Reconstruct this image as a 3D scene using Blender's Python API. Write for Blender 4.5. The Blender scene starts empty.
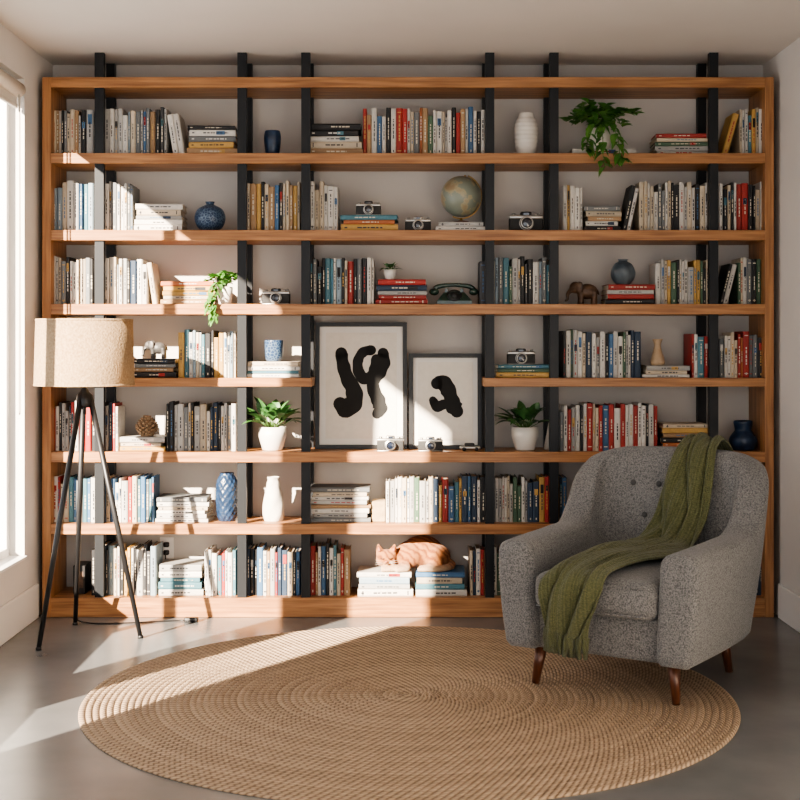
import bpy, bmesh, math, random
from mathutils import Vector, Matrix, Euler
random.seed(11)
R=random.random
def U(a,b): return a+(b-a)*R()
F=1331.; D=6.4; H=1.31; HY=345.
def X(px,y=0.): return (px-400)*(D+y)/F
def Z(py,y=0.): return H-(py-HY)*(D+y)/F
PI=math.pi
# ------------------------------------------------------------------ materials
def nodes(name):
    m=bpy.data.materials.new(name); m.use_nodes=True
    nt=m.node_tree; b=nt.nodes['Principled BSDF']
    return m,nt,b
def mat(name,c1,c2=None,scale=20,rough=.5,metal=0,bump=0,bscale=None,st=(1,1,1),sheen=0,coat=0,detail=4,contrast=(.35,.65),trans=0):
    m,nt,b=nodes(name)
    b.inputs['Base Color'].default_value=(*c1,1); b.inputs['Roughness'].default_value=rough; b.inputs['Metallic'].default_value=metal
    b.inputs['Sheen Weight'].default_value=sheen; b.inputs['Coat Weight'].default_value=coat
    tc=nt.nodes.new('ShaderNodeTexCoord'); mp=nt.nodes.new('ShaderNodeMapping'); mp.inputs['Scale'].default_value=st
    nt.links.new(tc.outputs['Object'],mp.inputs['Vector'])
    if c2:
        n=nt.nodes.new('ShaderNodeTexNoise'); n.inputs['Scale'].default_value=scale; n.inputs['Detail'].default_value=detail
        nt.links.new(mp.outputs[0],n.inputs['Vector'])
        r=nt.nodes.new('ShaderNodeValToRGB'); r.color_ramp.elements[0].position=contrast[0]; r.color_ramp.elements[1].position=contrast[1]
        r.color_ramp.elements[0].color=(*c1,1); r.color_ramp.elements[1].color=(*c2,1)
        nt.links.new(n.outputs['Fac'],r.inputs['Fac']); nt.links.new(r.outputs[0],b.inputs['Base Color'])
    if bump:
        n2=nt.nodes.new('ShaderNodeTexNoise'); n2.inputs['Scale'].default_value=bscale or scale; n2.inputs['Detail'].default_value=3
        nt.links.new(mp.outputs[0],n2.inputs['Vector'])
        bp=nt.nodes.new('ShaderNodeBump'); bp.inputs['Strength'].default_value=bump; bp.inputs['Distance'].default_value=.01
        nt.links.new(n2.outputs['Fac'],bp.inputs['Height']); nt.links.new(bp.outputs[0],b.inputs['Normal'])
    if trans:
        t=nt.nodes.new('ShaderNodeBsdfTranslucent'); t.inputs['Color'].default_value=(*c1,1)
        mx=nt.nodes.new('ShaderNodeMixShader'); mx.inputs[0].default_value=trans
        nt.links.new(b.outputs[0],mx.inputs[1]); nt.links.new(t.outputs[0],mx.inputs[2])
        nt.links.new(mx.outputs[0],nt.nodes['Material Output'].inputs['Surface'])
    return m
WA=(.225,.094,.034); WB=(.45,.22,.09)
M_wood=mat('oak_horizontal',WA,WB,scale=5,rough=.42,bump=.15,st=(.7,9,14),detail=8,contrast=(.32,.66))
M_woodv=mat('oak_vertical',WA,WB,scale=5,rough=.42,bump=.15,st=(14,9,.7),detail=8,contrast=(.32,.66))
M_steel=mat('black_steel',(.010,.012,.015),rough=.45,metal=.3)
M_wall=mat('painted_plaster',(.69,.66,.63),(.72,.69,.66),scale=3,rough=.85,bump=.05,bscale=120)
M_backwall=mat('painted_plaster_back',(.565,.535,.505),(.605,.575,.54),scale=3,rough=.85,bump=.05,bscale=120)
M_ceil=mat('ceiling_paint',(.66,.62,.575),(.69,.65,.605),scale=2,rough=.9)
M_white=mat('white_trim',(.82,.81,.79),rough=.45)
M_floor=mat('polished_concrete',(.10,.103,.106),(.185,.187,.19),scale=1.6,rough=.27,bump=.025,bscale=9,detail=9,contrast=(.3,.7))
M_black=mat('black_plastic',(.012,.012,.013),rough=.4)
M_leather=mat('camera_leatherette',(.015,.015,.015),(.04,.04,.04),scale=900,rough=.6,bump=.3)
M_silver=mat('brushed_silver',(.45,.44,.42),rough=.35,metal=.9)
M_glass=mat('lens_glass',(.01,.015,.03),rough=.05,coat=1)
M_whcer=mat('white_ceramic',(.68,.65,.60),(.74,.71,.66),scale=12,rough=.45)
M_matwh=mat('matte_white_ceramic',(.58,.54,.48),(.68,.64,.58),scale=14,rough=.75,bump=.2,bscale=40)
M_soil=mat('soil',(.03,.018,.01),(.07,.04,.02),scale=90,rough=.95,bump=.5)
M_leaf=mat('leaf_green',(.06,.19,.035),(.17,.36,.08),scale=18,rough=.4,trans=.25)
M_leafd=mat('dark_leaf_green',(.03,.10,.03),(.085,.21,.06),scale=22,rough=.4,trans=.2)
M_stem=mat('stem_green',(.10,.2,.05),rough=.6)
M_navy=mat('navy_glaze',(.010,.022,.05),(.02,.045,.10),scale=30,rough=.3,bump=.2,bscale=60)
M_slate=mat('slate_glaze',(.05,.07,.09),(.14,.17,.19),scale=14,rough=.3)
M_beige=mat('beige_ceramic',(.42,.30,.19),(.5,.37,.25),scale=20,rough=.6)
M_walnut=mat('walnut_leg',(.06,.02,.009),(.12,.04,.018),scale=12,rough=.35,st=(6,6,1))
M_brown=mat('carved_brown',(.05,.025,.015),(.14,.08,.045),scale=40,rough=.5,bump=.3)
M_pewter=mat('pewter',(.04,.04,.04),(.13,.12,.115),scale=30,rough=.5,metal=.3)
M_cone=mat('dry_cone',(.22,.13,.07),(.42,.29,.18),scale=60,rough=.8,bump=.4)
M_linen=mat('linen_shade',(.36,.24,.13),(.56,.41,.26),scale=110,rough=.9,bump=.35,st=(1,1,1),trans=.3,contrast=(.3,.7))
M_art=mat('art_paper',(.70,.66,.59),(.74,.70,.63),scale=40,rough=.8)
M_mat=mat('passepartout',(.76,.74,.70),rough=.9)
M_ink=mat('black_ink',(.015,.015,.015),rough=.9)
M_brass=mat('brass',(.5,.33,.12),rough=.3,metal=.9)
M_phone=mat('dark_green_enamel',(.02,.045,.035),(.035,.07,.055),scale=20,rough=.25,coat=.5)
M_box=mat('kraft_box',(.42,.30,.17),(.5,.37,.22),scale=40,rough=.8)
M_blind=mat('blind_fabric',(.70,.66,.6),rough=.9,c2=(.74,.7,.64),scale=80)
def attrmat(name,rough):
    m,nt,b=nodes(name); a=nt.nodes.new('ShaderNodeAttribute'); a.attribute_name='Col'
    n=nt.nodes.new('ShaderNodeTexNoise'); n.inputs['Scale'].default_value=60
    mr=nt.nodes.new('ShaderNodeMapRange'); mr.inputs[3].default_value=.74; mr.inputs[4].default_value=1.04
    tc=nt.nodes.new('ShaderNodeTexCoord'); nt.links.new(tc.outputs['Object'],n.inputs['Vector'])
    nt.links.new(n.outputs['Fac'],mr.inputs[0])
    vm=nt.nodes.new('ShaderNodeVectorMath'); vm.operation='SCALE'
    nt.links.new(a.outputs['Color'],vm.inputs[0]); nt.links.new(mr.outputs[0],vm.inputs['Scale'])
    nt.links.new(vm.outputs[0],b.inputs['Base Color']); b.inputs['Roughness'].default_value=rough
    return m
M_book=attrmat('book_cloth_and_paper',.55)
def tweed():
    m,nt,b=nodes('grey_tweed'); L=nt.links.new
    tc=nt.nodes.new('ShaderNodeTexCoord')
    v=nt.nodes.new('ShaderNodeTexVoronoi'); v.inputs['Scale'].default_value=200
    n=nt.nodes.new('ShaderNodeTexNoise'); n.inputs['Scale'].default_value=150; n.inputs['Detail'].default_value=3
    L(tc.outputs['Object'],v.inputs['Vector']); L(tc.outputs['Object'],n.inputs['Vector'])
    mx=nt.nodes.new('ShaderNodeMix'); mx.data_type='FLOAT'; mx.inputs[0].default_value=.5
    L(v.outputs['Distance'],mx.inputs[2]); L(n.outputs['Fac'],mx.inputs[3])
    r=nt.nodes.new('ShaderNodeValToRGB'); r.color_ramp.elements[0].position=.26; r.color_ramp.elements[1].position=.68
    r.color_ramp.elements[0].color=(.27,.265,.26,1); r.color_ramp.elements[1].color=(.085,.086,.088,1)
    L(mx.outputs[0],r.inputs[0]); L(r.outputs[0],b.inputs['Base Color'])
    bp=nt.nodes.new('ShaderNodeBump'); bp.inputs['Strength'].default_value=.7; bp.inputs['Distance'].default_value=.005; bp.invert=True
    L(mx.outputs[0],bp.inputs['Height']); L(bp.outputs[0],b.inputs['Normal'])
    b.inputs['Roughness'].default_value=.95; b.inputs['Sheen Weight'].default_value=.2
    return m
M_tweed=tweed()
def knit():
    m,nt,b=nodes('olive_knit'); L=nt.links.new
    uv=nt.nodes.new('ShaderNodeUVMap'); uv.uv_map='UV'
    w1=nt.nodes.new('ShaderNodeTexWave'); w1.inputs['Scale'].default_value=1; w1.inputs['Distortion'].default_value=.8
    w1.inputs['Detail Scale'].default_value=3
    mp=nt.nodes.new('ShaderNodeMapping'); mp.inputs['Scale'].default_value=(3.6,.6,1); L(uv.outputs[0],mp.inputs[0]); L(mp.outputs[0],w1.inputs['Vector'])
    v=nt.nodes.new('ShaderNodeTexVoronoi'); v.inputs['Scale'].default_value=17; v.inputs['Randomness'].default_value=.45
    mp2=nt.nodes.new('ShaderNodeMapping'); mp2.inputs['Scale'].default_value=(1.0,1.5,1); L(uv.outputs[0],mp2.inputs[0]); L(mp2.outputs[0],v.inputs['Vector'])
    sb=nt.nodes.new('ShaderNodeMath'); sb.operation='SUBTRACT'; sb.inputs[0].default_value=.85; L(v.outputs['Distance'],sb.inputs[1])
    ad=nt.nodes.new('ShaderNodeMath'); ad.operation='MULTIPLY_ADD'; ad.inputs[1].default_value=.25; L(w1.outputs['Fac'],ad.inputs[0]); L(sb.outputs[0],ad.inputs[2])
    r=nt.nodes.new('ShaderNodeValToRGB'); r.color_ramp.elements[0].position=.2; r.color_ramp.elements[1].position=1.
    r.color_ramp.elements[0].color=(.06,.066,.026,1); r.color_ramp.elements[1].color=(.16,.165,.072,1)
    L(ad.outputs[0],r.inputs[0]); L(r.outputs[0],b.inputs['Base Color'])
    bp=nt.nodes.new('ShaderNodeBump'); bp.inputs['Strength'].default_value=.8; bp.inputs['Distance'].default_value=.006
    L(ad.outputs[0],bp.inputs['Height']); L(bp.outputs[0],b.inputs['Normal'])
    b.inputs['Roughness'].default_value=.95; b.inputs['Sheen Weight'].default_value=.15
    return m
M_knit=knit()
RW=.0245
def jute():
    m,nt,b=nodes('braided_jute'); L=nt.links.new
    def mt(op,a,b_=None,c=None):
        k=nt.nodes.new('ShaderNodeMath'); k.operation=op
        for i,q in enumerate((a,b_,c)):
            if q is None: continue
            if isinstance(q,(int,float)): k.inputs[i].default_value=q
            else: L(q,k.inputs[i])
        return k.outputs[0]
    tc=nt.nodes.new('ShaderNodeTexCoord'); sp=nt.nodes.new('ShaderNodeSeparateXYZ'); L(tc.outputs['Object'],sp.inputs[0])
    x,y=sp.outputs[0],sp.outputs[1]
    r=mt('SQRT',mt('ADD',mt('MULTIPLY',x,x),mt('MULTIPLY',y,y)))
    q=mt('DIVIDE',r,RW); idx=mt('FLOOR',q); u=mt('FRACT',q)
    th=mt('ARCTAN2',y,x)
    s=mt('MULTIPLY',th,mt('MULTIPLY',mt('ADD',idx,.5),RW/.026))
    ph=mt('ADD',s,mt('MULTIPLY',mt('ABSOLUTE',mt('SUBTRACT',u,.5)),1.3))
    w=mt('ABSOLUTE',mt('SINE',mt('MULTIPLY',ph,PI)))
    wn=nt.nodes.new('ShaderNodeTexWhiteNoise'); wn.noise_dimensions='1D'; L(idx,wn.inputs['W'])
    ns=nt.nodes.new('ShaderNodeTexNoise'); ns.inputs['Scale'].default_value=45; L(tc.outputs['Object'],ns.inputs['Vector'])
    f=mt('ADD',mt('MULTIPLY',w,.5),mt('ADD',mt('MULTIPLY',wn.outputs[0],.18),mt('MULTIPLY',ns.outputs['Fac'],.42)))
    cr=nt.nodes.new('ShaderNodeValToRGB'); cr.color_ramp.elements[0].position=.22; cr.color_ramp.elements[1].position=.85
    cr.color_ramp.elements[0].color=(.145,.092,.055,1); cr.color_ramp.elements[1].color=(.46,.335,.225,1)
    L(f,cr.inputs[0]); L(cr.outputs[0],b.inputs['Base Color']); b.inputs['Roughness'].default_value=.9
    bp=nt.nodes.new('ShaderNodeBump'); bp.inputs['Strength'].default_value=.9; bp.inputs['Distance'].default_value=.008
    L(f,bp.inputs['Height']); L(bp.outputs[0],b.inputs['Normal'])
    return m
M_jute=jute()
def fur():
    m,nt,b=nodes('ginger_tabby_fur'); L=nt.links.new
    tc=nt.nodes.new('ShaderNodeTexCoord')
    w=nt.nodes.new('ShaderNodeTexWave'); w.inputs['Scale'].default_value=14; w.inputs['Distortion'].default_value=6; w.inputs['Detail'].default_value=3; w.inputs['Detail Scale'].default_value=1.4
    w.bands_direction='DIAGONAL'
    L(tc.outputs['Object'],w.inputs['Vector'])
    n0=nt.nodes.new('ShaderNodeTexNoise'); n0.inputs['Scale'].default_value=160; L(tc.outputs['Object'],n0.inputs['Vector'])
    am=nt.nodes.new('ShaderNodeMath'); am.operation='MULTIPLY_ADD'; am.inputs[1].default_value=.5; L(n0.outputs['Fac'],am.inputs[0]); 
    sc=nt.nodes.new('ShaderNodeMath'); sc.operation='MULTIPLY'; sc.inputs[1].default_value=.7; L(w.outputs['Fac'],sc.inputs[0]); L(sc.outputs[0],am.inputs[2])
    r=nt.nodes.new('ShaderNodeValToRGB'); r.color_ramp.elements[0].position=.2; r.color_ramp.elements[1].position=.85
    r.color_ramp.elements[0].color=(.17,.050,.012,1); r.color_ramp.elements[1].color=(.36,.150,.050,1)
    L(am.outputs[0],r.inputs[0])
    sp=nt.nodes.new('ShaderNodeSeparateXYZ'); L(tc.outputs['Object'],sp.inputs[0])
    mr=nt.nodes.new('ShaderNodeMapRange'); mr.inputs[1].default_value=.05; mr.inputs[2].default_value=.012; L(sp.outputs[2],mr.inputs[0])
    my=nt.nodes.new('ShaderNodeMapRange'); my.inputs[1].default_value=-.07; my.inputs[2].default_value=-.11; L(sp.outputs[1],my.inputs[0])
    ml=nt.nodes.new('ShaderNodeMath'); ml.operation='MULTIPLY'; L(mr.outputs[0],ml.inputs[0]); L(my.outputs[0],ml.inputs[1])
    mx=nt.nodes.new('ShaderNodeMix'); mx.data_type='RGBA'; L(ml.outputs[0],mx.inputs[0]); L(r.outputs[0],mx.inputs[6]); mx.inputs[7].default_value=(.50,.36,.24,1)
    L(mx.outputs[2],b.inputs['Base Color'])
    n=nt.nodes.new('ShaderNodeTexNoise'); n.inputs['Scale'].default_value=260; L(tc.outputs['Object'],n.inputs['Vector'])
    bp=nt.nodes.new('ShaderNodeBump'); bp.inputs['Strength'].default_value=.9; bp.inputs['Distance'].default_value=.006
    L(n.outputs['Fac'],bp.inputs['Height']); L(bp.outputs[0],b.inputs['Normal']); b.inputs['Roughness'].default_value=.9; b.inputs['Sheen Weight'].default_value=.1
    return m
M_fur=fur()
def globe_mat():
    m,nt,b=nodes('globe_map'); L=nt.links.new
    tc=nt.nodes.new('ShaderNodeTexCoord'); n=nt.nodes.new('ShaderNodeTexNoise'); n.inputs['Scale'].default_value=11; n.inputs['Detail'].default_value=6
    L(tc.outputs['Object'],n.inputs['Vector'])
    r=nt.nodes.new('ShaderNodeValToRGB'); e=r.color_ramp.elements; e[0].position=.50; e[0].color=(.21,.24,.20,1); e[1].position=.53; e[1].color=(.36,.32,.21,1)
    e2=r.color_ramp.elements.new(.62); e2.color=(.28,.21,.13,1)
    L(n.outputs['Fac'],r.inputs[0]); L(r.outputs[0],b.inputs['Base Color']); b.inputs['Roughness'].default_value=.3
    return m
M_globe=globe_mat()
def pattern_mat():
    m,nt,b=nodes('blue_patterned_glaze'); L=nt.links.new
    tc=nt.nodes.new('ShaderNodeTexCoord'); v=nt.nodes.new('ShaderNodeTexVoronoi'); v.inputs['Scale'].default_value=75; v.feature='DISTANCE_TO_EDGE'
    L(tc.outputs['Object'],v.inputs['Vector'])
    r=nt.nodes.new('ShaderNodeValToRGB'); e=r.color_ramp.elements; e[0].position=.03; e[0].color=(.13,.19,.26,1); e[1].position=.10; e[1].color=(.013,.035,.09,1)
    L(v.outputs['Distance'],r.inputs[0]); L(r.outputs[0],b.inputs['Base Color']); b.inputs['Roughness'].default_value=.3
    return m
M_bluepat=pattern_mat()
# ------------------------------------------------------------------ mesh builder
def cat_rom(P,n=8,closed=False):
    P=[Vector(p) for p in P]; out=[]; N=len(P)
    rng=N if closed else N-1
    for i in range(rng):
        if closed: a,b,c,d=P[i-1],P[i],P[(i+1)%N],P[(i+2)%N]
        else: a,b,c,d=P[max(i-1,0)],P[i],P[i+1],P[min(i+2,N-1)]
        for k in range(n):
            t=k/n
            out.append(.5*((2*b)+(c-a)*t+(2*a-5*b+4*c-d)*t*t+(3*b-a-3*c+d)*t**3))
    if not closed: out.append(P[-1].copy())
    return out
class MB:
    def __init__(s): s.v=[];s.f=[];s.m=[];s.c=[];s.s=[]
    def add(s,vs,fs,m=0,c=(1,1,1),sm=False,M=None):
        o=len(s.v)
        s.v+=[tuple(M@Vector(p)) for p in vs] if M is not None else [tuple(p) for p in vs]
        for f in fs: s.f.append([i+o for i in f]); s.m.append(m); s.c.append(c); s.s.append(sm)
    def box(s,x0,x1,y0,y1,z0,z1,m=0,c=(1,1,1),M=None):
        s.add([(x0,y0,z0),(x1,y0,z0),(x1,y1,z0),(x0,y1,z0),(x0,y0,z1),(x1,y0,z1),(x1,y1,z1),(x0,y1,z1)],
          [(0,3,2,1),(4,5,6,7),(0,1,5,4),(1,2,6,5),(2,3,7,6),(3,0,4,7)],m,c,False,M)
    def rbox(s,x0,x1,y0,y1,z0,z1,b=.005,seg=2,m=0,M=None,sm=True,bulge=0):
        bm=bmesh.new(); bmesh.ops.create_cube(bm,size=1)
        for v in bm.verts: v.co=Vector(((x0+x1)/2+v.co.x*(x1-x0),(y0+y1)/2+v.co.y*(y1-y0),(z0+z1)/2+v.co.z*(z1-z0)))
        bmesh.ops.bevel(bm,geom=bm.edges[:],offset=b,segments=seg,affect='EDGES',profile=.5)
        if bulge:
            bmesh.ops.subdivide_edges(bm,edges=[e for e in bm.edges if e.calc_length()>.08],cuts=7,use_grid_fill=True)
            for v in bm.verts:
                u=2*(v.co.x-x0)/(x1-x0)-1; w=2*(v.co.y-y0)/(y1-y0)-1; q=2*(v.co.z-z0)/(z1-z0)-1
                if q>0: v.co.z+=bulge*(1-u*u)*(1-w*w)
                v.co.y+=bulge*.8*w*(1-u*u)*(1-q*q)
        bm.verts.index_update()
        s.add([v.co.copy() for v in bm.verts],[[v.index for v in f.verts] for f in bm.faces],m,(1,1,1),sm,M); bm.free()
    def lathe(s,prof,seg=32,m=0,M=None,rf=None,sm=True):
        vs=[];fs=[];n=len(prof)
        for i,(r,z) in enumerate(prof):
            for k in range(seg):
                a=2*PI*k/seg; rr=max(r,1e-4)*(rf(a,z) if rf else 1)
                vs.append((rr*math.cos(a),rr*math.sin(a),z))
        for i in range(n-1):
            for k in range(seg):
                k2=(k+1)%seg; fs.append((i*seg+k,i*seg+k2,(i+1)*seg+k2,(i+1)*seg+k))
        s.add(vs,fs,m,(1,1,1),sm,M)
    def ell(s,c,r,rot=(0,0,0),m=0,seg=20,M=None):
        T=Matrix.Translation(c)@Euler(rot).to_matrix().to_4x4()@Matrix.Diagonal((*r,1))
        if M is not None: T=M@T
        n=seg//2
        vs=[(0,0,-1)]; 
        for i in range(1,n):
            p=-PI/2+PI*i/n
            for k in range(seg): a=2*PI*k/seg; vs.append((math.cos(p)*math.cos(a),math.cos(p)*math.sin(a),math.sin(p)))
        vs.append((0,0,1)); fs=[]
        for k in range(seg):
            k2=(k+1)%seg; fs.append((0,1+k2,1+k)); b=1+(n-2)*seg; fs.append((len(vs)-1,b+k,b+k2))
            for i in range(n-2): fs.append((1+i*seg+k,1+i*seg+k2,1+(i+1)*seg+k2,1+(i+1)*seg+k))
        s.add(vs,fs,m,(1,1,1),True,T)
    def tube(s,P,rad,seg=8,m=0,M=None,n=0):
        if n: P=cat_rom(P,n)
        P=[Vector(p) for p in P]; N=len(P)
        if not isinstance(rad,(list,tuple)): rad=[rad,rad]
        vs=[];fs=[]; up=None
        for i,p in enumerate(P):
            t=(P[min(i+1,N-1)]-P[max(i-1,0)]).normalized()
            if up is None: up=Vector((0,0,1)) if abs(t.z)<.9 else Vector((1,0,0))
            a=t.cross(up).normalized(); b=a.cross(t).normalized(); up=b
            q=i/(N-1)*(len(rad)-1); j=min(int(q),len(rad)-2); r=rad[j]+(rad[j+1]-rad[j])*(q-j)
            for k in range(seg): an=2*PI*k/seg; vs.append(p+a*r*math.cos(an)+b*r*math.sin(an))
        for i in range(N-1):
            for k in range(seg): k2=(k+1)%seg; fs.append((i*seg+k,i*seg+k2,(i+1)*seg+k2,(i+1)*seg+k))
        fs.append(list(range(seg))[::-1]); fs.append([(N-1)*seg+k for k in range(seg)])
        s.add(vs,fs,m,(1,1,1),True,M)
    def leaf(s,p,d,L,W,droop=.3,m=0):
        p=Vector(p); d=Vector(d).normalized(); up=Vector((0,0,1))
        if abs(d.z)>.95: up=Vector((0,-1,0))
        a=d.cross(up).normalized(); b=a.cross(d).normalized(); vs=[];fs=[];n=7
        for i in range(n):
            t=i/(n-1); w=W*.5*math.sin(PI*min(t**.62,1)) if i<n-1 else 0
            c=p+d*L*t-Vector((0,0,1))*droop*L*t*t
            vs+=[c-a*w+b*w*.35,c,c+a*w+b*w*.35]
        for i in range(n-1):
            o=i*3; fs+=[(o,o+1,o+4,o+3),(o+1,o+2,o+5,o+4)]
        s.add(vs,fs,m,(1,1,1),True)
    def build(s,name,mats,loc=(0,0,0),rot=(0,0,0),mods=(),parent=None,fix=False):
        me=bpy.data.meshes.new(name); me.from_pydata(s.v,[],s.f)
        me.polygons.foreach_set('material_index',s.m); me.polygons.foreach_set('use_smooth',s.s)
        if any(c!=(1,1,1) for c in s.c):
            ca=me.color_attributes.new('Col','FLOAT_COLOR','CORNER'); data=[]
            for f,c in zip(s.f,s.c): data+=[c[0],c[1],c[2],1.]*len(f)
            ca.data.foreach_set('color',data)
        me.update()
        if fix:
            bm=bmesh.new(); bm.from_mesh(me); bmesh.ops.recalc_face_normals(bm,faces=bm.faces[:]); bm.to_mesh(me); bm.free()
        o=bpy.data.objects.new(name,me)
        for q in (mats if isinstance(mats,(list,tuple)) else [mats]): me.materials.append(q)
        bpy.context.collection.objects.link(o); o.location=loc; o.rotation_euler=rot
        if parent: o.parent=parent
        return o
def blobify(o,vox=.004,it=6):
    m=o.modifiers.new('r','REMESH'); m.mode='VOXEL'; m.voxel_size=vox; m.use_smooth_shade=True
    q=o.modifiers.new('s','SMOOTH'); q.factor=.5; q.iterations=it
# ------------------------------------------------------------------ room
XL,XR,YB,YF,ZC=-1.75,1.83,.31,-7.2,2.72
b=MB(); b.box(XL-.18,XR+.18,YF,YB+.18,-.1,0); b.build('floor',M_floor)
b=MB(); b.box(XL-.18,XR+.18,YF,YB+.18,ZC,ZC+.1); b.build('ceiling',M_ceil)
b=MB(); b.box(XL-.18,XR+.18,YB,YB+.18,0,ZC); b.build('wall_back',M_backwall)
b=MB(); b.box(XR,XR+.18,YF,YB,0,ZC); b.build('wall_right',M_wall)
ZS,ZH=.317,2.55
WIN=[(-2.04,-.2),(-3.1,-2.28)]
b=MB(); b.box(XL-.18,XL,YF,YB,0,ZS); b.box(XL-.18,XL,YF,YB,ZH,ZC)
ys=[YB]
for a,c in WIN: ys+=[c,a]
ys.append(YF)
for i in range(0,len(ys),2): b.box(XL-.18,XL,ys[i+1],ys[i],ZS,ZH)
b.build('wall_left',M_wall)
for i,(a,c) in enumerate(WIN):
    b=MB(); x0,x1=XL-.13,XL-.07
    b.box(x0,x1,a,a+.045,ZS,ZH); b.box(x0,x1,c-.045,c,ZS,ZH); b.box(x0,x1,a+.045,c-.045,ZS,ZS+.05); b.box(x0,x1,a+.045,c-.045,ZH-.05,ZH)
    if c-a>1.: b.box(x0+.01,x1-.01,(a+c)/2-.02,(a+c)/2+.02,ZS+.05,ZH-.05)
    b.box(XL-.07,XL+.015,a-.0,c+.0,ZS-.0,ZS+.012)
    b.build('window_%d'%(i+1),M_white)
b=MB()
Mx=Matrix.Translation((XL-.025,-.215,ZH-.055))@Matrix.Rotation(PI/2,4,'X')
b.lathe([(0,0),(.036,0),(.036,1.8),(0,1.8)],20,M=Mx)
b.box(XL-.03,XL-.026,-2.0,-.23,ZH-.13,ZH-.06); b.rbox(XL-.036,XL-.02,-2.0,-.23,ZH-.145,ZH-.125,.004)
b.tube([(XL-.01,-.24,ZH-.08),(XL-.008,-.24,1.5),(XL-.008,-.24,1.0),(XL-.008,-.25,.99),(XL-.008,-.26,1.0),(XL-.008,-.26,ZH-.08)],.0035,6)
b.build('roller_blind',M_blind)
b=MB(); b.rbox(XL,XL+.016,YF,-.005,0,.165,.004,1,sm=False); b.build('baseboard_left',M_white)
b=MB(); b.rbox(XR-.016,XR,YF,-.005,0,.165,.004,1,sm=False); b.build('baseboard_right',M_white)
# ------------------------------------------------------------------ bookshelf
BT=[77,153,230,304,378,452,524,598]
zt=[Z(q) for q in BT]
TH=.050; SD=.30
b=MB(); x0,x1=X(42),X(774); pw=.043
b.rbox(x0,x0+pw,0,SD,0,zt[0],.002,1,m=1,sm=False); b.rbox(x1-pw,x1,0,SD,0,zt[0],.002,1,m=1,sm=False)
for i,z in enumerate(zt):
    th=z-.0005 if i==7 else TH
    if i==4:
        b.rbox(x0+pw,X(312),0,SD,z-.042,z,.002,1,sm=False); b.rbox(X(484),x1-pw,0,SD,z-.042,z,.002,1,sm=False)
    else: b.rbox(x0+pw,x1-pw,0,SD,z-th,z,.002,1,sm=False)
for p in (98.5,241.5,305.5,490,554.5,714.5):
    xc=X(p)
    b.box(xc-.0215,xc+.0215,.012,.05,.0,ZC-.001,m=2); b.box(xc-.0215,xc+.0215,.262,.30,.0,ZC-.001,m=2)
b.build('bookshelf',[M_wood,M_woodv,M_steel])
# ------------------------------------------------------------------ books
PAL=dict(w=(.68,.65,.60),c=(.58,.49,.37),l=(.44,.43,.41),g=(.18,.19,.195),k=(.014,.014,.016),n=(.022,.045,.085),t=(.07,.19,.24),b=(.06,.15,.29),
 r=(.38,.035,.028),o=(.44,.14,.05),y=(.54,.33,.10),a=(.38,.24,.13),e=(.07,.13,.08),d=(.05,.05,.055),s=(.26,.34,.40))
PAGE=(.60,.52,.41)
def book(b,t,h,d,ch,M):
    c=PAL[ch]; k=U(.76,1.12); c=tuple(min(.85,q*k) for q in c)
    lum=sum(c)/3
    mk=(.04,.04,.05) if lum>.3 else (.68,.62,.5)
    if R()<.22: mk=random.choice([PAL['r'],PAL['y'],PAL['b'],PAL['w'] if lum<.3 else PAL['k']])
    b.box(0,.002,.004,d,0,h,0,c,M); b.box(t-.002,t,.004,d,0,h,0,c,M)
    e=.004
    b.add([(0,e,0),(t*.2,0,0),(t*.8,0,0),(t,e,0),(0,e,h),(t*.2,0,h),(t*.8,0,h),(t,e,h)],[(0,1,5,4),(1,2,6,5),(2,3,7,6),(4,5,6,7),(3,2,1,0),(0,4,7,3)],0,c,False,M)
    b.box(.002,t-.002,e,d-.004,.004,h-.005,0,PAGE,M)
    def q(u0,u1,z0,z1,col): b.add([(t*u0,-.0005,z0*h),(t*u1,-.0005,z0*h),(t*u1,-.0005,z1*h),(t*u0,-.0005,z1*h)],[(0,1,2,3)],0,col,False,M)
    s=R()
    if s<.25:
        col=random.choice([PAL['r'],PAL['b'],PAL['k'],PAL['y'],PAL['t'],PAL['w'],PAL['n']]); z0=U(.55,.7); q(.2,.8,z0,z0+U(.1,.22),col)
    elif s<.4: q(.2,.8,.9,.92,mk); q(.2,.8,.08,.10,mk)
    z=U(.25,.4); ze=U(.62,.85)
    wd=.16 if t<.018 else .1
    while z<ze:
        l=U(.03,.09); q(.5-wd,.5+wd,z,min(z+l,ze),mk); z+=l+U(.012,.03)
    if R()<.6: q(.4,.6,.06,.11,mk)
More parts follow.
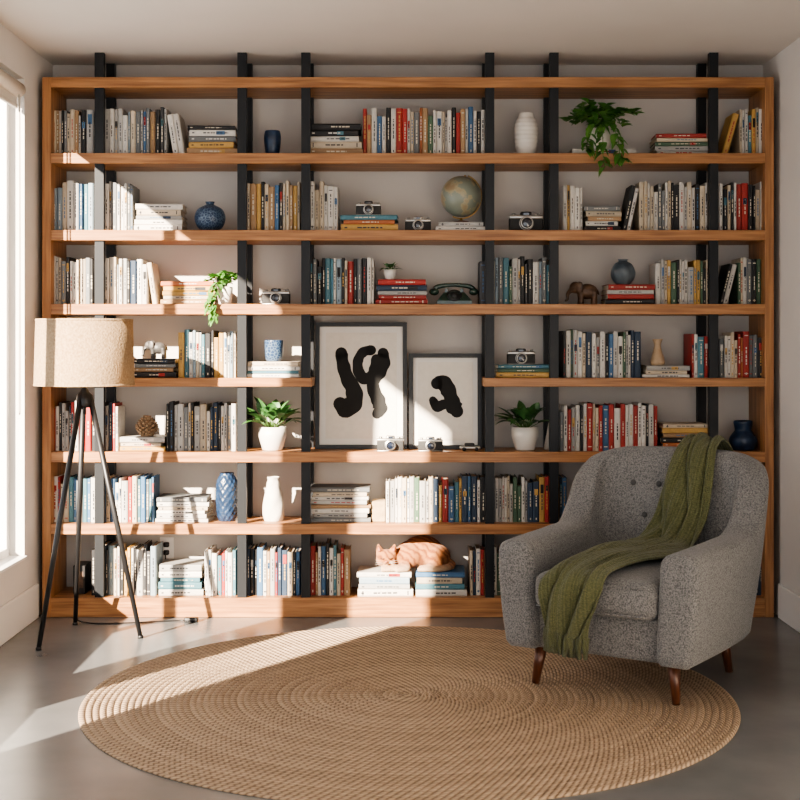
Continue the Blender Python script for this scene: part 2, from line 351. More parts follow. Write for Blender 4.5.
def row(r,p0,p1,top,cols,leanR=(0,0),leanL=(0,0),nm='row_of_books'):
    b=MB(); y0=.06; xa=X(p0,y0); xb=X(p1,y0); hb=(BT[r]-top)*(D+y0)/F; x=xa; i=0
    z=zt[r]; ox=xa
    def nx(): return random.choice([U(.011,.017),U(.015,.024),U(.02,.032)])
    n,ang=leanL
    ang=math.radians(ang)
    tail=0
    if leanR[0]: tail=leanR[0]*.026+hb*.9*math.sin(math.radians(leanR[1]))
    for _ in range(n):
        t=nx(); h=hb*U(.88,.96)
        M=Matrix.Translation((x-ox+t*math.cos(ang),U(0,.01),0))@Matrix.Rotation(ang,4,'Y')@Matrix.Translation((-t,0,0))
        book(b,t,h,U(.15,.18),cols[i%len(cols)],M); i+=1; x+=t/math.cos(ang)+.0005
        xl=h*math.sin(ang)
    if n: x+=xl
    while True:
        t=nx(); rem=xb-tail-x
        if rem<.010: break
        if rem-t<.010: t=rem
        if t>.045: t=.03
        h=hb*random.choice([U(.9,1.),U(.8,1.02),U(.95,1.03)])
        book(b,t-.0007,h,U(.15,.19),cols[(i+(R()<.15))%len(cols)],Matrix.Translation((x-ox,U(0,.012),0))); x+=t; i+=1
    if leanR[0]:
        an=math.radians(leanR[1]); hh=hb*.88; x+=hh*math.sin(an)
        for k in range(leanR[0]):
            t=nx(); M=Matrix.Translation((x-ox,U(0,.008),0))@Matrix.Rotation(-an,4,'Y')
            book(b,t,hh*U(.95,1.),U(.15,.18),cols[i%len(cols)],M); i+=1; x+=t/math.cos(an)+.0008
    return b.build(nm,M_book,(ox,y0,z))
def stack(r,p0,p1,top,cols,y0=.05,dep=.2):
    b=MB(); W=X(p1,y0)-X(p0,y0); hh=(BT[r]-top)*(D+y0)/F; z=0
    ts=[U(.8,1.25) for _ in cols]; s=sum(ts)
    for i,(c,t) in enumerate(zip(cols,ts)):
        t=t/s*hh; w=W*(1-U(0,.12)) if i else W; off=U(-.3,.3)*(W-w)
        M=Matrix.Rotation(math.radians(U(-3,3)),4,'Z')@Matrix.Translation((-w/2+off,-dep/2,z+t))@Matrix.Rotation(PI/2,4,'Y')
        book(b,t-.0004,w,dep*U(.88,1.),c,M); z+=t
    b.build('stack_of_books',M_book,((X(p0,y0)+X(p1,y0))/2,y0+dep/2,zt[r])); return zt[r]+hh
# row 1
row(1,52,93,107,'calkgl'); row(1,104,184,105,'lwwlwscglbgakd',(2,9)); stack(1,186,236,124,'aygwk')
stack(1,308,362,122,'acwkk'); row(1,363,485,106,'rawbwkwlrwcgoaewwclwk')
SP=stack(1,572,636,147,'w'); stack(1,656,709,132,'wlecr'); row(1,722,764,107,'ycgwt',leanL=(1,16))
# row 2
row(2,52,93,180,'tscwlb'); row(2,104,133,181,'wlgkw'); stack(2,134,182,203,'wwlcw')
row(2,247,300,181,'caykcabkc'); row(2,310,338,181,'wlcgw'); C2=stack(2,341,398,214,'yot'); G2=stack(2,436,486,221,'wl')
row(2,563,583,185,'wyw'); stack(2,585,621,205,'kwacg'); row(2,622,708,181,'kwlcwkcwgwck',leanL=(2,12)); row(2,720,764,181,'wkckwrr')
# row 3
row(3,52,93,256,'wlcgkc'); row(3,104,158,256,'wwcgwlkn',(1,8)); stack(3,160,214,281,'acyyo')
row(3,310,374,257,'kgckwtwskcr'); P3=stack(3,376,428,279,'rrlnr'); row(3,480,553,257,'dkwsgtwelk')
V3=stack(3,606,655,284,'krlr'); row(3,656,709,259,'wlcyekcw'); row(3,720,764,258,'kwecwg',leanL=(2,14))
# row 4
row(4,52,93,331,'crwkl'); E4=stack(4,132,176,359,'kagk'); row(4,178,236,331,'ytwsclwtkw'); B4=stack(4,247,299,362,'wtwc')
C4=stack(4,497,552,365,'yet'); row(4,563,641,331,'kwelwcnwlwkb'); V4=stack(4,643,690,366,'wcl'); row(4,692,709,333,'rwt'); row(4,720,764,332,'gkwscroyr')
# row 5
row(5,52,118,403,'rwkrlnrwr'); N5=stack(5,119,164,438,'ycl'); row(5,166,236,404,'nkwlgwklcwn')
row(5,560,658,405,'gwrlwkwrwcrbrwr'); stack(5,660,711,425,'yokayc')
# row 6
row(6,52,154,479,'wlrctbgtbwtnbcbw'); stack(6,156,209,499,'wlwcwg'); stack(6,310,370,489,'glwalwcg'); 
row(6,386,567,479,'wlwwcwlewlcnyrbtynbnwkbg'); stack(6,571,622,505,'kwcr'); row(6,640,709,480,'wckr'); row(6,720,764,480,'kwcl')
# row 7
row(7,91,156,548,'klndscwkkyw'); stack(7,158,202,567,'wttwl'); row(7,204,236,552,'wlwtr'); row(7,247,300,550,'nckbwalrr'); row(7,310,350,547,'rawbkwtc')
CA=stack(7,357,412,574,'wlsw',y0=.035,dep=.23); CB=stack(7,415,466,574,'wtcb',y0=.035,dep=.23); row(7,470,560,549,'cnwrkaweyk'); row(7,575,709,549,'wklcrwg'); row(7,720,764,549,'cwnk')
# ------------------------------------------------------------------ vases
def vase(name,px,prof,r,m,y=.12,z=None,rf=None,seg=40):
    b=MB(); b.lathe(prof,seg,rf=rf); return b.build(name,m,(X(px,y),y,zt[r] if z is None else z))
def smooth_prof(P,n=5): return [(max(q.x,0),q.y) for q in cat_rom([(a,c,0) for a,c in P],n)]
def wall_prof(P,th=.004,n=5):
    o=smooth_prof(P,n); inn=[(max(r-th,.001),max(z,th)) for r,z in o[::-1]]
    return [(0,0)]+o+inn+[(0,th)]
vase('blue_ceramic_tumbler',272.5,wall_prof([(.03,0),(.036,.03),(.042,.09),(.036,.125)]),1,M_navy)
pf=wall_prof([(.036,0),(.05,.04),(.056,.1),(.052,.16),(.036,.195),(.034,.21)],n=12)
vase('white_ribbed_vase',526,[(r*(1+.06*abs(math.sin(z*150))),z) for r,z in pf],1,M_whcer)
vase('blue_patterned_round_vase',210,wall_prof([(.03,0),(.062,.025),(.076,.07),(.062,.11),(.025,.132),(.018,.137),(.024,.148)]),2,M_bluepat)
vase('slate_blue_vase',623,wall_prof([(.028,0),(.052,.03),(.058,.065),(.045,.1),(.022,.115),(.026,.125)]),3,M_slate,z=V3,rf=lambda a,z:1+.05*math.cos(6*a+z*40))
vase('blue_glazed_cup',274,wall_prof([(.034,0),(.042,.02),(.045,.06),(.046,.105)]),4,M_bluepat,z=B4)
vase('beige_bud_vase',657.5,wall_prof([(.03,0),(.036,.02),(.022,.07),(.016,.1),(.026,.13)]),4,M_beige,z=V4)
vase('dark_blue_jug',743,wall_prof([(.05,0),(.066,.03),(.066,.06),(.045,.09),(.04,.1),(.046,.135),(.04,.145)]),5,M_navy)
pf=wall_prof([(.038,0),(.05,.04),(.054,.12),(.05,.19),(.034,.225),(.034,.235)],n=10)
vase('tall_blue_dotted_vase',227,pf,6,M_navy,rf=lambda a,z:1+.05*math.cos(12*a)*math.cos(z*160),seg=96)
pf=wall_prof([(.042,0),(.051,.03),(.052,.08),(.047,.125),(.038,.16),(.033,.185),(.028,.20),(.030,.215)],n=6)
vase('white_bottle_vase',273.5,pf,6,M_matwh,rf=lambda a,z:1+.05*math.cos(2*a+z*22)+.02*math.cos(5*a-z*50))
b=MB(); b.lathe([(0,0),(.026,0),(.024,.02),(.003,.13),(0,.134)],24); b.build('white_cone_ornament',M_whcer,(X(549,.17),.17,zt[5]))
b=MB(); b.rbox(0,.065,0,.12,0,.10,.004,1,sm=False); b.box(-.001,.066,-.001,.121,.075,.078); b.box(.012,.053,-.002,0,.03,.055); b.build('cardboard_box',M_box,(X(372,.07),.07,zt[6]))
b=MB(); b.rbox(0,.06,0,.14,0,.14,.003,1,m=0,sm=False); b.box(.01,.05,-.001,0,.03,.11,m=1); b.build('storage_box',[M_black,M_brown],(X(73,.1),.1,zt[7]))
# ------------------------------------------------------------------ film cameras
def camera(px0,px1,r,z=None,style=0,y=.08):
    w=X(px1,y)-X(px0,y); h=w*.55; d=w*.3; b=MB()
    b.rbox(-w/2,w/2,-d/2,d/2,0,h*.74,w*.06,3,m=0)
    b.rbox(-w/2*.99,w/2*.99,-d/2*.98,d/2*.98,h*.66,h*.86,w*.03,2,m=1)
    b.rbox(-w/2*.98,w/2*.98,-d/2*.97,d/2*.97,0,h*.08,w*.015,1,m=1)
    b.rbox(-w*.17,w*.17,-d*.46,d*.46,h*.8,h*1.05,w*.05,2,m=1 if style==0 else 2)
    b.box(-w*.08,w*.08,-d*.475,-d*.45,h*.86,h*.98,m=3)
    T=Matrix.Translation((0,-d/2,h*.42))@Matrix.Rotation(PI/2,4,'X')
    rr=h*.34
    b.lathe([(0,0),(rr*1.1,0),(rr*1.1,w*.03),(rr,w*.04),(rr,w*.1),(rr*.92,w*.105),(rr*.92,w*.2),(rr*.8,w*.21),(rr*.75,w*.19),(rr*.6,w*.17)],28,m=2,M=T)
    b.lathe([(rr*1.12,w*.02),(rr*1.12,w*.05),(rr,w*.05)],28,m=1,M=T)
    b.lathe([(rr*.94,w*.205),(rr*.8,w*.212)],28,m=1,M=T)
    b.lathe([(rr*.7,w*.17),(rr*.4,w*.185),(0,w*.19)],28,m=3,M=T)
    for dx,rad,hh in ((-.36,.06,.97),(.3,.07,.96),(.41,.035,1.)):
        b.lathe([(0,0),(w*rad,0),(w*rad,h*(hh-.84)),(0,h*(hh-.84))],16,m=1,M=Matrix.Translation((w*dx,0,h*.85)))
    b.build('vintage_film_camera',[M_leather,M_silver,M_black,M_glass],((X(px0,y)+X(px1,y))/2,y+d*.2,zt[r] if z is None else z))
camera(356,381,2,C2,1); camera(405,431,2); camera(509,543,2,style=1); camera(262,290,3,style=1); camera(507,535,4,C4,1)
camera(377,404,5,y=.05); camera(418,443,5,y=.05)
b=MB(); b.rbox(-.05,.05,-.02,.02,.008,.024,.006,2); b.rbox(-.028,.022,-.017,.017,.02,.038,.007,2,m=1)
for dx in (-.03,.03):
    b.lathe([(0,-.022),(.0095,-.022),(.0095,.022),(0,.022)],14,m=1,M=Matrix.Translation((dx,0,.0095))@Matrix.Rotation(PI/2,4,'X'))
b.build('toy_car',[M_silver,M_black],(X(470,.07),.07,zt[5]))
# ------------------------------------------------------------------ rotary phone
b=MB()
bm_p=[(-.085,-.07,0),(.085,-.07,0),(.085,.07,0),(-.085,.07,0),(-.05,-.02,.06),(.05,-.02,.06),(.05,.05,.065),(-.05,.05,.065),(-.084,-.069,.018),(.084,-.069,.018),(.084,.069,.018),(-.084,.069,.018)]
b.add(bm_p,[(3,2,1,0),(0,1,9,8),(1,2,10,9),(2,3,11,10),(3,0,8,11),(8,9,5,4),(9,10,6,5),(10,11,7,6),(11,8,4,7),(4,5,6,7)],0)
T=Matrix.Translation((0,-.047,.043))@Matrix.Rotation(math.radians(50),4,'X')
b.lathe([(0,0),(.036,0),(.036,.005),(.03,.008),(.012,.008),(.012,.011),(0,.011)],24,m=1,M=T)
for k in range(10):
    a=k*.5+.4; b.lathe([(0,.0082),(.0045,.0082),(.0045,.0095),(0,.0095)],10,m=0,M=T@Matrix.Translation((.0225*math.cos(a),.0225*math.sin(a),0)))
b.box(-.045,-.03,.0,.035,.06,.078); b.box(.03,.045,.0,.035,.06,.078)
b.tube([(-.1,.015,.072),(-.075,.015,.09),(0,.015,.098),(.075,.015,.09),(.1,.015,.072)],[.012,.012,.009,.012,.012],12,n=5)
for sx in(-1,1): b.ell((sx*.097,.012,.064),(.024,.024,.018))
b.build('rotary_telephone',[M_phone,M_black],(X(454,.12),.12,zt[3]))
# ------------------------------------------------------------------ globe
b=MB(); cz=.132
b.ell((0,0,cz),(.1,.1,.1),m=0,seg=48)
P=[(.108*math.sin(a)*math.cos(.4),.0,cz+.108*math.cos(a)) for a in [math.radians(q) for q in range(20,205,8)]]
b.tube(P,.0035,8,m=1); b.tube([(0,0,0),(0,0,.026)],[.012,.006],12,m=1)
b.lathe([(0,0),(.045,0),(.045,.005),(.035,.01),(.012,.014),(0,.014)],28,m=2)
b.ell((.02,0,cz+.1),(.006,.006,.006),m=1)
b.build('desk_globe',[M_globe,M_brass,M_walnut],(X(461,.13),.13,G2))
# ------------------------------------------------------------------ figurines
def elephant(px,r,m,s,z=None,flip=1,y=.12):
    b=MB(); e=b.ell
    e((0.01,0,.062),(.05,.034,.036)); e((-.045,0,.08),(.028,.025,.028)); 
    for lx in (-.02,.042):
        for ly in (-.018,.018): b.tube([(lx,ly,.06),(lx,ly,.03),(lx,ly,.001)],[.016,.012,.014],12)
    b.tube([(-.06,0,.075),(-.08,0,.05),(-.082,0,.025),(-.094,0,.018)],[.013,.009,.006,.005],12,n=4)
    for sy in(-1,1): e((-.03,sy*.03,.082),(.02,.006,.026),(0,0,sy*.4)); b.tube([(-.06,sy*.012,.065),(-.078,sy*.016,.055)],[.004,.0025],8)
    b.tube([(.058,0,.07),(.066,0,.045)],[.004,.003],8)
    b.v=[(x*s*flip,yy*s,zz*s) for x,yy,zz in b.v]
    o=b.build('elephant_figurine',m,(X(px,y),y,zt[r] if z is None else z)); blobify(o,.003,3)
elephant(585,3,M_brown,1.05); elephant(157,4,M_pewter,.82,E4)
b=MB()
for i in range(9):
    t=i/8; zc=.012+.082*t; rr=.046*math.sin(PI*(.22+.72*t))
    for k in range(9):
        a=2*PI*(k+.5*(i%2))/9
        b.ell((rr*math.cos(a),rr*math.sin(a),zc),(.014,.009,.006),(0,-.5,a),seg=8)
b.ell((0,0,.05),(.034,.034,.045)); b.lathe([(0,0),(.03,0),(.034,.01),(0,.012)],16)
b.build('pinecone_ornament',M_cone,(X(147,.12),.12,N5))
# ------------------------------------------------------------------ plants
def pot(b,r0,r1,h):
    b.lathe([(0,0),(r0*.9,0),(r0,.004),(r1,h*.6),(r1,h),(r1-.005,h),(r1-.006,h-.01)],32,m=0)
    b.lathe([(r1-.004,h-.012),(0,h-.008)],24,m=1)
def pothos(px,r,h,rad,spread,nst,trail,leaf,z=None,y=.1,up=.08):
    b=MB(); pot(b,rad*.8,rad,h)
    zb=zt[r] if z is None else z
    for i in range(nst):
        a=2*PI*i/nst+U(-.3,.3); L=spread*U(.6,1.)
        if math.sin(a)>0 : L=min(L,.13)
        sy=.75 if math.sin(a)>0 else .45
        tip=Vector((math.cos(a)*L,math.sin(a)*L*sy,h+U(-.0,up)))
        P=cat_rom([(0,0,h-.01),(math.cos(a)*L*.45,math.sin(a)*L*.4,h+U(.3,1)*up+.02),tip],5)
        b.tube(P,.0018,5,m=3)
        for k,p in enumerate(P[2:]):
            for q in range(2):
                aa=a+U(-1.4,1.4); b.leaf(p,(math.cos(aa),math.sin(aa)-.25,U(-.1,.8)),leaf*U(.7,1.1),leaf*U(.6,.85),U(.1,.45),2)
    for dx,ln in trail:
        P=cat_rom([(dx*.2,-.02,h-.005),(dx*.6,-rad-.015,h+.015),(dx*.9,-y-.02,h*.35),(dx,-y-.03,-ln*.5),(dx*1.05+.01,-y-.028,-ln)],6)
        b.tube(P,.0018,5,m=3)
        for k,p in enumerate(P[5:]):
            aa=U(0,2*PI); b.leaf(p,(math.cos(aa)*.8,-.45,U(-.7,.1)),leaf*U(.6,1.),leaf*U(.5,.75),.5,2)
    b.build('potted_pothos',[M_whcer,M_soil,M_leaf,M_stem],(X(px,y),y,zb))
pothos(600,1,.10,.054,.20,13,[(-.005,.10),(-.085,.02),(.075,.07)],.06,z=SP,up=.10)
pothos(225,3,.085,.038,.10,8,[(-.045,.07),(-.065,.02)],.042,y=.08,up=.05)
def leafy(px,r,h,rad,n,L,z=None,y=.11,name='potted_houseplant'):
    b=MB(); pot(b,rad*.72,rad,h)
    for i in range(n):
        a=2*PI*i*.382; el=U(.35,1.3); d=Vector((math.cos(a)*math.cos(el),math.sin(a)*math.cos(el)*.8,math.sin(el)))
        p=Vector((math.cos(a)*rad*.25,math.sin(a)*rad*.25,h-.008)); q=p+d*L*.35
        b.tube([p,q],.0016,5,m=3); b.leaf(q,d,L*U(.6,.85),L*.3,U(.2,.7),2)
    b.build(name,[M_whcer,M_soil,M_leafd,M_stem],(X(px,y),y,zt[r] if z is None else z))
leafy(272.5,5,.115,.068,38,.18); leafy(525,5,.115,.066,34,.165); leafy(390,3,.05,.03,16,.06,z=P3,name='small_potted_plant')
# ------------------------------------------------------------------ pictures
def picture(p0,p1,t,bt,y,strokes,mt):
    s=F/(D+y); w=(p1-p0)/s; h=(bt-t)/s; b=MB(); fr=.021
    b.box(-w/2,-w/2+fr,0,.022,0,h); b.box(w/2-fr,w/2,0,.022,0,h); b.box(-w/2+fr,w/2-fr,0,.022,0,fr); b.box(-w/2+fr,w/2-fr,0,.022,h-fr,h)
    b.box(-w/2+fr,w/2-fr,.012,.02,fr,h-fr,m=1); b.box(-w/2+fr+mt,w/2-fr-mt,.0105,.012,fr+mt,h-fr-mt,m=2)
    cx=(p0+p1)/2
    for j,S in enumerate(strokes):
        P=cat_rom(S,7); n=len(P); yy=.0100-.0003*j; L=[];Rr=[]
        def pt(x,z): return ((x-cx)/s,yy,(bt-z)/s)
        for i,p in enumerate(P):
            tv=(P[min(i+1,n-1)]-P[max(i-1,0)]); tv.z=0; tv.normalize(); nx,ny=-tv.y,tv.x
            wv=p.z*(1+.05*math.sin(i*.9+j)); 
            L.append(pt(p.x+nx*wv,p.y+ny*wv)); Rr.append(pt(p.x-nx*wv*(1+.04*math.sin(i*1.1)),p.y-ny*wv))
        b.add(L+Rr,[(i,i+1,n+i+1,n+i) for i in range(n-1)],3)
        for e in (0,n-1):
            p=P[e]; b.add([pt(p.x+p.z*math.cos(q*PI/8),p.y+p.z*math.sin(q*PI/8)) for q in range(16)],[list(range(16))],3)
            yy-=.0001
    b.build('framed_abstract_print',[M_black,M_mat,M_art,M_ink],(X(cx,y),y,zt[5]+.0012),(-.05,0,0))
picture(315,407,323,450,.17,[[(341,354,6),(343,366,6.5),(347,379,7),(353,390,8),(354,402,9),(346,410,9),(340,405,7)],
 [(371,351,5),(363,353,5),(358,361,5),(358,371,5.5),(363,379,6),(370,378,5.5),(374,370,5),(376,360,5)],
 [(383,354,5.5),(384,364,6),(379,374,6.5),(373,382,6.5),(374,392,6.5),(378,401,7),(380,410,7),(377,415,5)]],.03)
picture(409,482,353,449,.15,[[(437,383,6),(443,382,7.5),(448,389,8),(451,397,7),(454,406,8.5),(457,411,6.5)],[(433,400,4),(437,406,5.5),(444,404,5)]],.022)
# ------------------------------------------------------------------ cat
b=MB(); e=b.ell
e((.055,.02,.078),(.105,.085,.082),(0,-.05,0),seg=28); e((.12,.0,.060),(.075,.082,.062)); e((.0,.0,.070),(.075,.08,.068),seg=28); e((-.06,-.015,.055),(.06,.06,.05))
HX,HYc,HZ=-.120,-.064,.060
e((HX,HYc,HZ),(.052,.044,.044),(0,-.12,0)); e((HX,HYc-.036,HZ-.016),(.021,.018,.015)); e((HX-.024,HYc-.018,HZ-.015),(.024,.022,.02)); e((HX+.024,HYc-.018,HZ-.015),(.024,.022,.02))
for sx in(-1,1):
    b.tube([(HX+sx*.026,HYc,HZ+.020),(HX+sx*.035,HYc-.006,HZ+.044),(HX+sx*.041,HYc-.008,HZ+.070)],[.026,.017,.004],12)
b.tube([(-.03,-.055,.03),(-.05,-.09,.018),(-.1,-.108,.014),(-.145,-.108,.013)],[.028,.02,.015,.016],12,n=4)
b.tube([(-.03,-.06,.03),(-.02,-.095,.016),(-.05,-.118,.013),(-.075,-.12,.013)],[.024,.018,.014,.014],12,n=4)
b.tube([(.13,-.04,.03),(.09,-.085,.018),(.04,-.105,.014)],[.035,.02,.015],12,n=4)
b.tube([(.17,.03,.03),(.20,-.03,.022),(.17,-.09,.018),(.1,-.116,.016),(.03,-.12,.014)],[.026,.02,.017,.015,.01],12,n=5)
b.v=[(x,y,max(z,.001)) for x,y,z in b.v]
cat=b.build('sleeping_ginger_cat',M_fur,(X(411,.15),.155,CA+.001)); blobify(cat,.0036,6)
b=MB(); 
b.ell((HX,HYc-.054,HZ-.009),(.006,.004,.004),m=0)
for sx in(-1,1):
    b.tube([(HX+sx*.010,HYc-.0435,HZ+.006),(HX+sx*.019,HYc-.0435,HZ+.002),(HX+sx*.029,HYc-.037,HZ+.007)],.002,6,m=1,n=3)
    b.tube([(HX,HYc-.055,HZ-.013),(HX+sx*.006,HYc-.054,HZ-.020),(HX+sx*.012,HYc-.050,HZ-.019)],.0012,6,m=1,n=3)
    for q in(-1,0,1): b.tube([(HX+sx*.015,HYc-.049,HZ-.013+q*.003),(HX+sx*.055,HYc-.057,HZ-.012+q*.012)],[.0006,.0003],4,m=2)
    b.tube([(HX+sx*.033,HYc-.021,HZ+.036),(HX+sx*.039,HYc-.016,HZ+.056)],[.009,.002],8,m=0)
M_pink=mat('cat_pink',(.36,.13,.08),rough=.6); M_dk=mat('cat_eyelid',(.03,.01,.006),rough=.6)
b.build('cat_face_details',[M_pink,M_dk,M_whcer],parent=cat)
# ------------------------------------------------------------------ outlet
b=MB(); yw=.31; xo=X(167,yw); zo=Z(548,yw)
b.rbox(xo-.035,xo+.035,yw-.008,yw-.0003,zo-.055,zo+.055,.003,1,sm=False)
for dz in(-.02,.02): b.rbox(xo-.014,xo+.014,yw-.03,yw-.008,zo+dz-.012,zo+dz+.012,.004,1,m=1)
b.tube([(xo,yw-.03,zo-.02),(xo,yw-.045,zo-.05),(xo+.005,yw-.03,zo-.2)],.003,6,m=1,n=4)
b.build('wall_outlet',[M_white,M_black])
# ------------------------------------------------------------------ floor lamp
LX,LY=-1.415,-.43
b=MB(); z0,z1=1.13,1.425
b.lathe([(.221,z0),(.213,z1),(.2105,z1),(.2185,z0),(.221,z0)],72,m=0)
b.lathe([(.2225,z0-.001),(.2225,z0+.008),(.218,z0+.008)],72,m=0); b.lathe([(.2145,z1-.008),(.2145,z1+.001),(.21,z1+.001)],72,m=0)
for k in range(3):
    a=2*PI*k/3+.3; b.tube([(0,0,z1-.03),(.212*math.cos(a),.212*math.sin(a),z1-.01)],.002,6,m=1)
b.tube([(0,0,1.0),(0,0,z1-.02)],[.008,.008],10,m=1)
b.lathe([(0,1.14),(.018,1.14),(.02,1.2),(0,1.2)],16,m=1); b.ell((0,0,1.25),(.032,.032,.045),m=2)
b.lathe([(0,1.03),(.03,1.03),(.036,1.045),(.036,1.085),(.02,1.1),(.012,1.12),(0,1.12)],24,m=1)
feet=[(-1.553,-.68),(-1.16,-.45),(-1.52,-.17)]
for fx,fy in feet:
    dx,dy=fx-LX,fy-LY; l=math.hypot(dx,dy); ux,uy=dx/l,dy/l
    b.tube([(ux*.026,uy*.026,1.075),(dx*.5+ux*.013,dy*.5+uy*.013,.545),(dx,dy,.004)],[.0125,.0125,.010],14,m=1)
    b.lathe([(0,0),(.013,0),(.013,.012),(0,.014)],14,m=1,M=Matrix.Translation((dx,dy,0)))
b.tube([(feet[2][0]-LX,feet[2][1]-LY,.03),(-.08,.3,.006),(.02,.27,.004),(.2,.3,.004),(.36,.34,.004),(.40,.33,.005)],.0035,7,m=1,n=6)
b.rbox(.395,.46,.31,.345,0,.022,.006,2,m=1)
b.build('tripod_floor_lamp',[M_linen,M_black,M_whcer],(LX,LY,0))
# ------------------------------------------------------------------ rug
RC=(.033,-1.43); NR=49; RR=NR*RW; RT=.009
b=MB(); prof=[(0,RT)]
for i in range(NR):
    for u,hh in ((.12,.55),(.5,1.),(.88,.55)): prof.append(((i+u)*RW,RT*.45+RT*.55*hh))
    prof.append(((i+1)*RW,RT*.35 if i<NR-1 else RT*.3))
prof.append((RR,0.0003)); prof.append((0,.0003))
b.lathe(prof,220); b.build('round_braided_jute_rug',M_jute,(RC[0],RC[1],0))
# ------------------------------------------------------------------ armchair
CH=(.935,-1.16,RT); CR=math.radians(-33)
b=MB()
K=[(-.312,-.385,.555,.150,.018),(-.318,-.20,.560,.150,.022),(-.322,-.02,.565,.148,.024),(-.322,.14,.578,.142,.030),(-.320,.235,.66,.130,.045),(-.303,.300,.80,.122,.064),(-.255,.332,.857,.122,.082),(-.13,.342,.868,.132,.100),(0,.345,.870,.138,.105)]
K=K+[(-a,c,h,t,l) for a,c,h,t,l in K[:-1][::-1]]
def cr5(P,n):
    out=[]
    N=len(P)
    for i in range(N-1):
        a,b_,c,d=P[max(i-1,0)],P[i],P[i+1],P[min(i+2,N-1)]
        for k in range(n):
            t=k/n; out.append([.5*((2*q)+(r-p)*t+(2*p-5*q+4*r-s_)*t*t+(3*q-p-3*r+s_)*t**3) for p,q,r,s_ in zip(a,b_,c,d)])
    out.append(list(P[-1])); return out
S=cr5(K,9); N=len(S)
ZB=.148; NV=24
def section(x,y,nx,ny,h,t,lean,zb):
    pts=[]; hw=t/2; rt=hw*.8
    pr=[]
    for k in range(NV): pr.append((-hw,zb+.02+(h-rt-zb-.02)*k/(NV-1)))
    for k in range(1,11):
        a=PI-PI*k/11; ca,sa=math.cos(a),math.sin(a)
        pr.append((hw*math.copysign(abs(ca)**.6,ca),h-rt+rt*sa**.7))
    for k in range(NV-1,-1,-1): pr.append((hw,zb+.02+(h-rt-zb-.02)*k/(NV-1)))
    pr=[(-hw*.75,zb)]+pr+[(hw*.75,zb)]
    for u,z in pr:
        q=min(1,max(0,(z-zb)/(h-zb))); off=lean*(q**1.25)+(u/hw+1)*.5*(.012*math.sin(PI*q)-.018*(1-q))
        pts.append((x+nx*(u+off),y+ny*(u+off),z))
    return pts
def stn(i,ins=0,back=0):
    x,y,h,t,l=S[i]; p=S[max(i-1,0)]; n=S[min(i+1,N-1)]
    tx,ty=n[0]-p[0],n[1]-p[1]; L=math.hypot(tx,ty); tx/=L; ty/=L
    nx,ny=-ty,tx
    sgn=1 if i<N/2 else -1
    return section(x-tx*back*sgn,y-ty*back*sgn,nx,ny,h-ins,t-2*ins,l,ZB+ins)
caps=[]
RR_=.034
for a in (88,70,52,35,18): a=math.radians(a); caps.append((RR_*(1-math.cos(a)),RR_*math.sin(a)))
secs=[stn(0,i_,b_) for i_,b_ in caps]+[stn(i) for i in range(N)]+[stn(N-1,i_,b_) for i_,b_ in caps[::-1]]
n=len(secs[0]); vs=[];fs=[]
BUT=[(-.17,.72),(-.055,.72),(.06,.72),(.175,.72),(-.11,.59),(.005,.59),(.12,.59)]
def ysurf(z): q=(z-ZB)/(.87-ZB); return .345-.07+.105*q**1.25
for s_ in secs:
    for x,y,z in s_:
        if y>.2 and z>.5 and y<ysurf(z)+.02 and abs(x)<.25:
            y-=.016*math.sin(PI*min(1,(z-.45)/.38))*(1-(x/.26)**2)
            for bx,bz in BUT:
                d2=(x-bx)**2+(z-bz)**2; y+=.024*math.exp(-d2/.0013)
        vs.append((x,y,z))
for i in range(len(secs)-1):
    for k in range(n):
        k2=(k+1)%n; fs.append((i*n+k,i*n+k2,(i+1)*n+k2,(i+1)*n+k))
fs.append(list(range(n))[::-1]); fs.append([(len(secs)-1)*n+k for k in range(n)])
b.add(vs,fs,0,(1,1,1),True)
b.rbox(-.285,.285,-.375,.32,ZB,.318,.025,3)
b.rbox(-.246,.246,-.430,.29,.305,.445,.045,5,bulge=.022)
for zz in (.325,.428): b.tube([(-.222,-.433,zz),(-.12,-.445,zz),(0,-.449,zz),(.12,-.445,zz),(.222,-.433,zz)],.0035,6,n=4)
for bx,bz in BUT: b.ell((bx,ysurf(bz)+.003,bz),(.0125,.007,.0125),seg=12,m=2)
for i,(lx,ly) in enumerate(((-.265,-.30),(.265,-.30),(-.25,.27),(.25,.27))):
    sx=1 if lx>0 else -1; sy=1 if ly>0 else -1; zb=-RT if i==3 else 0
    b.tube([(lx,ly,.165),(lx+sx*.02,ly+sy*.02,zb)],[.026,.0145],18,m=1)
M_btn=mat('grey_button_cloth',(.07,.07,.07),rough=.9)
b.build('armchair',[M_tweed,M_walnut,M_btn],CH,(0,0,CR),fix=True)
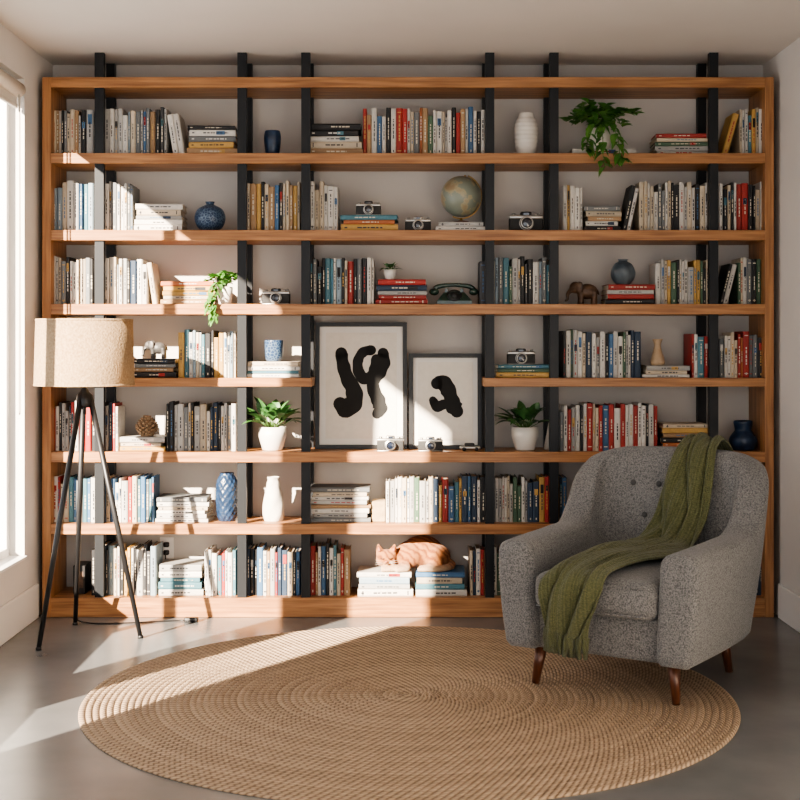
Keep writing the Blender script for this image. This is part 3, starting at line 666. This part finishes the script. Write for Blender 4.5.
# ------------------------------------------------------------------ throw blanket
b=MB()
C=[(.125,.560,.56,.09),(.12,.555,.72,.09),(.115,.525,.845,.085),(.11,.455,.890,.082),(.10,.375,.850,.085),(.085,.325,.72,.10),(.07,.285,.58,.12),(.045,.215,.488,.14),(.02,.10,.476,.155),(-.01,-.07,.478,.155),(-.035,-.25,.470,.145),(-.05,-.40,.455,.125),(-.06,-.458,.41,.11),(-.075,-.465,.32,.10),(-.085,-.460,.235,.095)]
P=cr5(C,10); NP=len(P); NM=80; vs=[];fs=[];uvs=[]
for i,p in enumerate(P):
    t=(Vector(P[min(i+1,NP-1)][:3])-Vector(P[max(i-1,0)][:3])).normalized()
    q=i/(NP-1)
    a=Vector((1,0,0))+Vector((0,-1,0))*(.3*math.sin(PI*min(1,max(0,(q-.4)/.5)))); a=(a-t*a.dot(t)).normalized(); nn=t.cross(a).normalized()
    for k in range(NM+1):
        u=k/NM*2-1
        ph=u*9+3.4*math.sin(q*6+.6)+1.4*math.sin(u*3+q*11)
        f=.023*(abs(math.sin(ph*.5))**.8)*1.25+.006*(1+math.sin(u*19+q*17))*.6+.004*math.sin(q*38+u*7)
        co=Vector(p[:3])+a*(p[3]*(u+.07*math.cos(ph))*(1+.08*math.sin(q*23)))+nn*(f*(1-.5*abs(u)**4)+.003)
        vs.append(co); uvs.append((u*1.2,q*10))
for i in range(NP-1):
    for k in range(NM):
        o=i*(NM+1)+k; fs.append((o,o+1,o+NM+2,o+NM+1))
b.add(vs,fs,0,(1,1,1),True)
nfr=30
last=vs[-(NM+1):]
for j in range(nfr):
    p=last[int(j*NM/(nfr-1))]; b.tube([p+Vector((0,0,.008)),p+Vector((U(-.006,.006),-.002,-.03)),p+Vector((U(-.012,.012),U(-.008,.0),-.065))],[.0042,.0038,.0028],6)
o=b.build('throw_blanket',M_knit,CH,(0,0,CR))
uvl=o.data.uv_layers.new(name='UV')
nb=len(uvs)
for lp in o.data.loops: uvl.data[lp.index].uv=uvs[lp.vertex_index] if lp.vertex_index<nb else (0.1*lp.vertex_index%1,.3)
sm=o.modifiers.new('t','SOLIDIFY'); sm.thickness=.009; sm.offset=0
# ------------------------------------------------------------------ light
sd=Vector((.55,.83,-.42)).normalized()
L=bpy.data.lights.new('sun','SUN'); L.energy=42; L.angle=math.radians(.7); L.color=(1,.84,.66)
o=bpy.data.objects.new('sun',L); bpy.context.collection.objects.link(o); o.rotation_euler=sd.to_track_quat('-Z','Y').to_euler()
w=bpy.data.worlds.new('sky'); bpy.context.scene.world=w; w.use_nodes=True
bg=w.node_tree.nodes['Background']; bg.inputs[0].default_value=(.97,.98,1,1); bg.inputs[1].default_value=2.1
cd=bpy.data.cameras.new('camera'); cam=bpy.data.objects.new('camera',cd); bpy.context.collection.objects.link(cam)
cam.location=(0,-D,H); cam.rotation_euler=(PI/2,0,0); cd.sensor_width=36; cd.lens=F/800*36; cd.shift_y=-55/800; cd.clip_start=.05
bpy.context.scene.camera=cam
try:
    bpy.context.scene.view_settings.view_transform='AgX'; bpy.context.scene.view_settings.look='AgX - Medium High Contrast'
except Exception as ex: print(ex)
